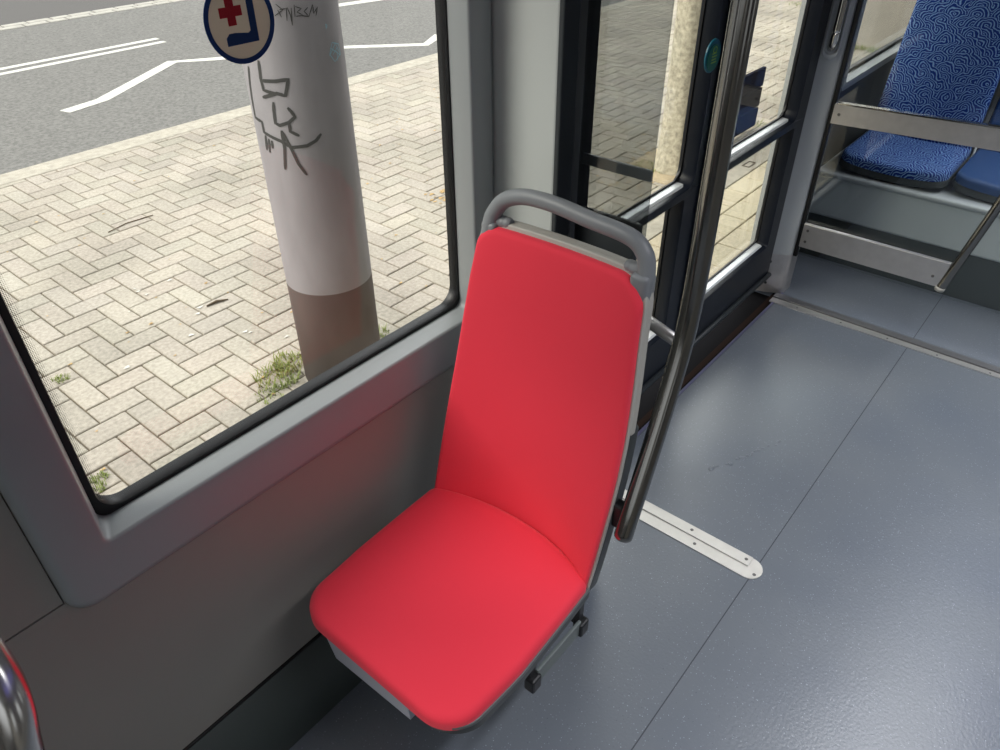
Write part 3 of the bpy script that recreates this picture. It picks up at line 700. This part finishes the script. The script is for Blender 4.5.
# ---- chrome hoop in the lower left corner
HOOPM = mat('satin_hoop_steel', (200, 198, 194), .24, 1.0)
hb = thing('grab_hoop', (0, .62, .9), 'curved chrome grab hoop close to the viewer by the wall', 'handle')
bm = bmesh.new(); tube(bm, catmull([(-.041, .592, .45), (-.038, .592, .75), (-.032, .594, .92), (-.023, .598, .975), (-.012, .608, 1.012), (-.005, .628, 1.038), (-.003, .660, 1.062), (-.001, .70, 1.08), (0, .80, 1.09), (0, .999, 1.09)], 8), .0175, 28)
smooth_angle(link('hoop_tube', bm, HOOPM, hb), 60)
bm = bmesh.new(); disc(bm, (0, .999, 1.09), (0, -1, 0), .032, .008, 28, .002); link('wall_flange', bm, CHROME, hb, smooth=False)
bm = bmesh.new(); tube(bm, [(-.041, .592, 0.0), (-.041, .592, .45)], .0175, 24, cap=True); link('lower_tube', bm, CHROME, hb, smooth=True)

# ============================================================ OUTSIDE
PZ = -.10
def pavers(name, label, x0, x1, y0, y1, ax, ay, base, seed, herring=True):
    random.seed(seed); V = []; F = []; T = []
    def add(a, b, c, d):
        g = .0035; h = random.uniform(-.0012, .0012); tn = random.gauss(1, .04); t = tuple(base[i]*tn*(1+random.uniform(-.012, .012)) for i in range(3))
        i = len(V)
        for (u, v, z) in ((a+g, c+g, PZ-.012), (b-g, c+g, PZ-.012), (b-g, d-g, PZ-.012), (a+g, d-g, PZ-.012),
                          (a+g, c+g, PZ-.003+h), (b-g, c+g, PZ-.003+h), (b-g, d-g, PZ-.003+h), (a+g, d-g, PZ-.003+h),
                          (a+2*g, c+2*g, PZ+h), (b-2*g, c+2*g, PZ+h), (b-2*g, d-2*g, PZ+h), (a+2*g, d-2*g, PZ+h)): V.append((u, v, z))
        for q in (0, 4):
            for k in range(4):
                k2 = (k+1) % 4; F.append((i+q+k, i+q+k2, i+q+4+k2, i+q+4+k)); T.append(t)
        F.append((i+8, i+9, i+10, i+11)); T.append(t)
    if herring:
        nx = int((x1-x0)/ax); ny = int((y1-y0)/ay)
        for i in range(-1, nx+1):
            for j in range(-1, ny+1):
                c = (i-j) % 4
                if c == 0: a, b, e, f = i, i+2, j, j+1
                elif c == 3: a, b, e, f = i, i+1, j, j+2
                else: continue
                X0, X1, Y0, Y1 = max(x0, x0+a*ax), min(x1, x0+b*ax), max(y0, y0+e*ay), min(y1, y0+f*ay)
                if X1-X0 > .03 and Y1-Y0 > .03: add(X0, X1, Y0, Y1)
    else:
        j = 0; y = y0
        while y < y1-.01:
            x = x0 - (j % 2)*ax*.5
            while x < x1:
                if x+ax > x0: add(max(x, x0), min(x+ax, x1), y, min(y+ay, y1))
                x += ax
            y += ay; j += 1
    me = bpy.data.meshes.new(name); me.from_pydata(V, [], F); me.materials.append(PAVER)
    at = me.color_attributes.new('tone', 'FLOAT_COLOR', 'CORNER')
    for p, t in zip(me.polygons, T):
        for li in p.loop_indices: at.data[li].color = (*t, 1)
    o = bpy.data.objects.new(name, me); COL.objects.link(o)
    return tag(o, label, 'pavement', kind='structure')
pavers('pavement', 'herringbone concrete paver pavement beside the tram', -1.5, 14.0, 1.83, 5.30, .0985, .118, s2l((178, 171, 158)), 5)
pavers('platform_edge_paving', 'row of warm rectangular pavers next to the tram doors', 1.0, 14.0, 1.12, 1.72, .24, .15, s2l((204, 194, 170)), 9, False)
tag(link('ground_bed', box((-2.5, 1.10, -.4), (16, 5.32, PZ-.010)), JOINT), 'sandy joints beneath the pavers', 'ground', kind='structure')
tag(link('platform_kerb', box((-2.5, 1.72, -.3), (14, 1.83, PZ+.004), .005), KERB), 'pale concrete band between the two pavements', 'kerb', kind='structure')
tag(link('road_kerb', box((-2.5, 5.30, -.4), (16, 5.50, PZ+.002), .01), KERB), 'pale kerbstone line between pavement and road', 'kerb', kind='structure')
tag(link('road', box((-3, 5.5, -.4), (40, 10.25, -.12)), ASPH), 'grey asphalt road beyond the pavement', 'road', kind='structure')
tag(link('far_lane', box((-3, 10.25, -.4), (40, 30, -.119)), ASPH2), 'darker asphalt beyond the row of pale setts', 'road', kind='structure')
random.seed(11); bm = bmesh.new(); x = 0
while x < 14:
    l = random.uniform(.22, .30); bx(bm, (x, 10.18, -.125), (x+l-.02, 10.31, -.112), .006, 1)
    bx(bm, (x+.1, 10.33, -.125), (x+l+.08, 10.46, -.112), .006, 1); x += l
tag(link('stone_sett_row', bm, SETT), 'row of pale stone setts across the road', 'paving row', kind='structure')
def line(label, pts, wds, cut=None):
    bm = bmesh.new(); z = -.12; n = len(pts); Lf = []; Rt = []
    for i, (x, y) in enumerate(pts):
        a = Vector(pts[max(0, i-1)]); b = Vector(pts[min(n-1, i+1)]); d = (b-a).normalized(); nn_ = Vector((-d.y, d.x))*wds/2
        Lf.append((x+nn_.x, y+nn_.y, z)); Rt.append((x-nn_.x, y-nn_.y, z))
    prism(bm, Lf + Rt[::-1], (0, 0, .003))
    o = link('road_line', bm, WHITE); return tag(o, label, 'road marking')
line('farther of the two parallel solid white road lines', [(-2, 8.40), (4.25, 8.40)], .085)
line('nearer of the two parallel solid white road lines', [(-2, 8.205), (4.22, 8.205)], .085)
line('white bent zigzag road line beside the kerb, seen left and right of the column', [(2.40, 6.58), (2.75, 6.66), (3.80, 7.35), (4.13, 7.12), (5.26, 6.47), (5.86, 5.90), (6.28, 6.10)], .12)
line('short white road line far beyond the column', [(6.65, 8.30), (8.6, 7.95)], .17)

# utility column
CX, CY, CR = 1.489, 2.095, .16
colm = thing('utility_column', (CX, CY, PZ), 'thick grey painted column with graffiti and brown lower band outside the window', 'column')
bm = bmesh.new(); tube(bm, [(CX, CY, PZ-.005), (CX, CY, .4), (CX, CY, 1.0), (CX, CY, 2.0), (CX, CY, 4.0)], CR, 64)
link('shaft', bm, COLM, colm, smooth=True)
GRAFFITI = [[[(-165.9, 1.145), (-167.6, 1.091), (-166.4, 1.058), (-150.3, 1.05)], [(-167.2, 1.086), (-149.4, 1.088), (-135.2, 1.094), (-137.6, 1.071), (-141.1, 1.046), (-150.2, 1.052), (-169.9, 1.035)], [(-156.5, 1.025), (-157.9, 0.997), (-158.8, 0.96), (-153.6, 0.954), (-142.4, 0.964), (-134.7, 0.981), (-137.6, 0.997), (-141.1, 1.01)], [(-142.2, 0.967), (-142.5, 0.936), (-133.2, 0.922)], [(175.1, 1.121), (169.8, 1.065), (167.0, 1.018), (165.9, 0.961), (-179.6, 0.956), (-179.5, 0.923), (-157.2, 0.905), (-143.9, 0.885), (-126.7, 0.889), (-115.8, 0.902), (-108.8, 0.921)], [(-152.9, 0.938), (-152.9, 0.88), (-157.1, 0.81)], [(-152.9, 0.938), (-144.5, 0.877), (-139.6, 0.832), (-132.2, 0.793)], [(-177.7, 0.914), (179.4, 0.864)], [(-173.0, 0.905), (-175.7, 0.859)], [(-168.7, 0.901), (-169.7, 0.875)]], [[(-137.8, 1.269), (-128.7, 1.284), (-134.9, 1.3)], [(-133.8, 1.285), (-131.2, 1.265)], [(-131.9, 1.285), (-124.9, 1.288), (-126.3, 1.255)], [(-124.1, 1.29), (-121.9, 1.269), (-121.6, 1.242)], [(-121.6, 1.242), (-120.1, 1.288)], [(-116.7, 1.296), (-117.6, 1.264)], [(-116.0, 1.291), (-109.9, 1.284), (-114.9, 1.276), (-108.8, 1.266), (-116.6, 1.265)], [(-102.8, 1.285), (-107.4, 1.276), (-103.0, 1.261), (-111.9, 1.266)], [(-103.0, 1.261), (-96.9, 1.291), (-97.1, 1.267), (-91.2, 1.283), (-94.8, 1.26)]], [[(-77.7, 1.178), (-65.5, 1.167), (-63.1, 1.139), (-76.6, 1.122), (-83.5, 1.147), (-77.7, 1.178)], [(-84.3, 1.143), (-72.1, 1.173), (-63.1, 1.132), (-81.5, 1.164)], [(-78.2, 1.144), (-70.2, 1.158), (-71.3, 1.121)], [(-83.8, 1.233), (-81.7, 1.228), (-83.6, 1.219), (-83.8, 1.233)]]]
def graf(name, strokes, wdt, m, label):
    bm = bmesh.new()
    for st in strokes:
        un = [];  last = None
        for a, z in st:
            if last is not None:
                while a-last > 180: a -= 360
                while a-last < -180: a += 360
            last = a; un.append((a, z))
        dense = []
        for (a0, z0), (a1, z1) in zip(un, un[1:]):
            k = max(2, int(max(abs(a1-a0)/3, abs(z1-z0)/.012)))
            dense += [(a0+(a1-a0)*i/k, z0+(z1-z0)*i/k) for i in range(k)]
        dense.append(un[-1])
        P = [(math.radians(a), z) for a, z in dense]; A = []; B = []
        for i, (a, z) in enumerate(P):
            p, q = P[max(0, i-1)], P[min(len(P)-1, i+1)]
            d = Vector(((q[0]-p[0])*CR, q[1]-p[1])); d = d.normalized() if d.length > 1e-9 else Vector((1, 0))
            n1 = Vector((-d.y, d.x))*wdt/2*(1 if 0 < i < len(P)-1 else .6)
            for S, s in ((A, 1), (B, -1)):
                aa = a + s*n1.x/CR; zz = z + s*n1.y
                S.append(bm.verts.new((CX+(CR+.0012)*math.cos(aa), CY+(CR+.0012)*math.sin(aa), zz)))
        for i in range(len(A)-1):
            bm.faces.new((A[i], A[i+1], B[i+1], B[i]))
    o = link(name, bm, m, colm); o['label'] = label; return o
graf('graffiti', GRAFFITI[0], .0105, INK, 'dark spray graffiti')
graf('graffiti', GRAFFITI[1], .0030, INK, 'thin scratched tag')
graf('graffiti', GRAFFITI[2], .0030, INKB, 'pale blue scribble')

# grass and leaves
def tufts(name, label, spots, m, seed):
    random.seed(seed); bm = bmesh.new()
    for (x, y, r, n, h) in spots:
        for _ in range(n):
            a = random.uniform(0, math.tau); q = r*math.sqrt(random.random()); px, py = x+q*math.cos(a), y+q*math.sin(a)
            hh = h*random.uniform(.4, 1); an = random.uniform(0, math.tau); w_ = .0025; ln = Vector((math.cos(an), math.sin(an), 0))
            sd_ = Vector((-ln.y, ln.x, 0))*w_; b = Vector((px, py, PZ-.004))
            v = [bm.verts.new(b-sd_), bm.verts.new(b+sd_), bm.verts.new(b+sd_*.7+ln*hh*.4+Vector((0, 0, hh*.7))), bm.verts.new(b-sd_*.7+ln*hh*.4+Vector((0, 0, hh*.7))), bm.verts.new(b+ln*hh*.95+Vector((0, 0, hh)))]
            bm.faces.new(v[:4]); bm.faces.new((v[3], v[2], v[4]))
    return tag(link(name, bm, m), label, 'grass', kind='stuff')
tufts('grass_tuft', 'green grass growing at the foot of the column', [(1.27, 2.25, .09, 260, .035), (1.36, 2.30, .07, 160, .04), (1.35, 1.99, .07, 160, .04), (1.18, 2.18, .06, 90, .02), (1.75, 2.16, .05, 60, .03)], GRASS, 1)
tufts('grass_tuft', 'small grass tuft near the left bottom corner of the window', [(.52, 2.25, .03, 70, .02), (.50, 2.20, .02, 40, .02)], GRASS, 2)
tufts('grass_tuft', 'small weed in a paver joint left of the column', [(.70, 2.93, .03, 60, .02)], GRASS, 3)
tufts('grass_strip', 'patch of grass at the foot of the tree', [(4.25, 2.25, .12, 200, .03), (5.5, 2.1, .1, 60, .03)], GRASS, 4)
def litter(name, label, n, region, m, seed, size=(.006, .016)):
    random.seed(seed); bm = bmesh.new()
    for _ in range(n):
        x, y = random.uniform(*region[0]), random.uniform(*region[1]); r = random.uniform(*size); a = random.uniform(0, math.tau)
        pts = [(x+r*math.cos(a+t)*(1 if k % 2 else .55), y+r*math.sin(a+t)*(.6 if k % 2 else .4), PZ+.003+random.uniform(0, .003)) for k, t in enumerate([i*math.tau/6 for i in range(6)])]
        vs = [bm.verts.new(p) for p in pts]; bm.faces.new(vs)
    return tag(link(name, bm, m), label, 'leaf litter', kind='stuff')
litter('fallen_leaves', 'dry leaves scattered over the pavement', 150, ((.4, 6), (2.0, 5.0)), DRY, 21)
litter('fallen_leaves', 'heap of dry leaves around the tree foot', 200, ((3.8, 4.8), (1.9, 2.5)), DRY, 22)
litter('fallen_leaves', 'small pile of dry leaves right of the column by the window edge', 90, ((2.95, 3.35), (2.85, 3.1)), DRY, 23, (.01, .025))
litter('bird_droppings', 'white droppings and paper scraps on the pavers', 14, ((.7, 1.5), (2.3, 3.6)), WHITE, 24, (.008, .02))
bm = bmesh.new(); tube(bm, [(1.40, 2.97, PZ+.006), (1.45, 2.965, PZ+.010), (1.50, 2.945, PZ+.006)], [.004, .007, .003], 8)
tag(link('twig', bm, TWIG), 'small brown twig lying on the pavers left of the column', 'twig')
bm = bmesh.new(); tube(bm, [(1.50, 4.1, PZ+.005), (1.62, 4.13, PZ+.006), (1.78, 4.12, PZ+.004)], .003, 6)
tag(link('twig', bm, TWIG), 'long thin twig on the pavers farther from the tram', 'twig')
# soil bed, tree
bm = bmesh.new(); prism(bm, [(4.05, 1.92, PZ-.003), (4.65, 1.92, PZ-.003), (4.65, 2.4, PZ-.003), (4.05, 2.4, PZ-.003)], (0, 0, .008))
tag(link('soil_patch', bm, SOIL), 'bare soil patch around the tree foot', 'soil', kind='stuff')
tr = thing('street_tree', (4.32, 2.13, PZ), 'pale barked tree trunk seen through the near door leaf', 'tree')
bm = bmesh.new(); random.seed(5); seg = 40; rings = []
for i in range(60):
    z = PZ-.01+i*.05; r = .105+.03*math.exp(-(i*.05)/.12); cx, cy = 4.32+.01*math.sin(i*.1), 2.13+.01*i*.05
    rings.append([(cx+(r*(1+.035*math.sin(7*t*math.tau/seg+i*.15)+random.uniform(-.03, .03)))*math.cos(t*math.tau/seg), cy+(r*(1+.035*math.sin(7*t*math.tau/seg+i*.15)))*math.sin(t*math.tau/seg), z) for t in range(seg)])
loft(bm, rings); link('trunk', bm, BARK, tr, smooth=True)
# dark board fence / bench back by the stop
bb = thing('slatted_board', (5.15, 2.07, PZ), 'dark board of three horizontal planks standing on the pavement outside the far door leaf', 'board')
for z0, z1 in ((-.075, .055), (.068, .195), (.208, .335)):
    link('plank', box((4.80, 2.062, z0), (5.409, 2.088, z1), .002), DWOOD, bb)
for x in (4.86, 5.25): link('post', box((x, 2.088, PZ), (x+.03, 2.11, .32), .002), DWOOD, bb)
# drain
DR = mat('drain_iron', (110, 98, 86), .7)
bm = bmesh.new(); tube(bm, [(4.64, 1.755, PZ+.006), (4.64, 1.80, PZ+.006), (4.74, 1.80, PZ+.006), (4.74, 1.755, PZ+.006), (4.64, 1.755, PZ+.006)], .004, 6)
tag(link('drain_frame', bm, DR), 'small rusty metal frame set in the pale kerb band', 'drain')
# concrete wall and grass beyond window 2
CW = mat('rough_concrete_wall', (196, 188, 176), .95, noise=.12, nscale=3)
tag(link('garden_wall', box((8.5, 1.2, -.12), (8.8, 2.62, 2.4), .01), CW), 'pale concrete wall far behind the patterned seat window', 'wall', kind='structure')
tufts('grass_strip', 'grass along the foot of the pale concrete wall', [(8.33, 1.7+.12*i, .09, 90, .05) for i in range(8) if i < 99] + [(10.2, 3.6, .15, 80, .04)], GRASS, 8)
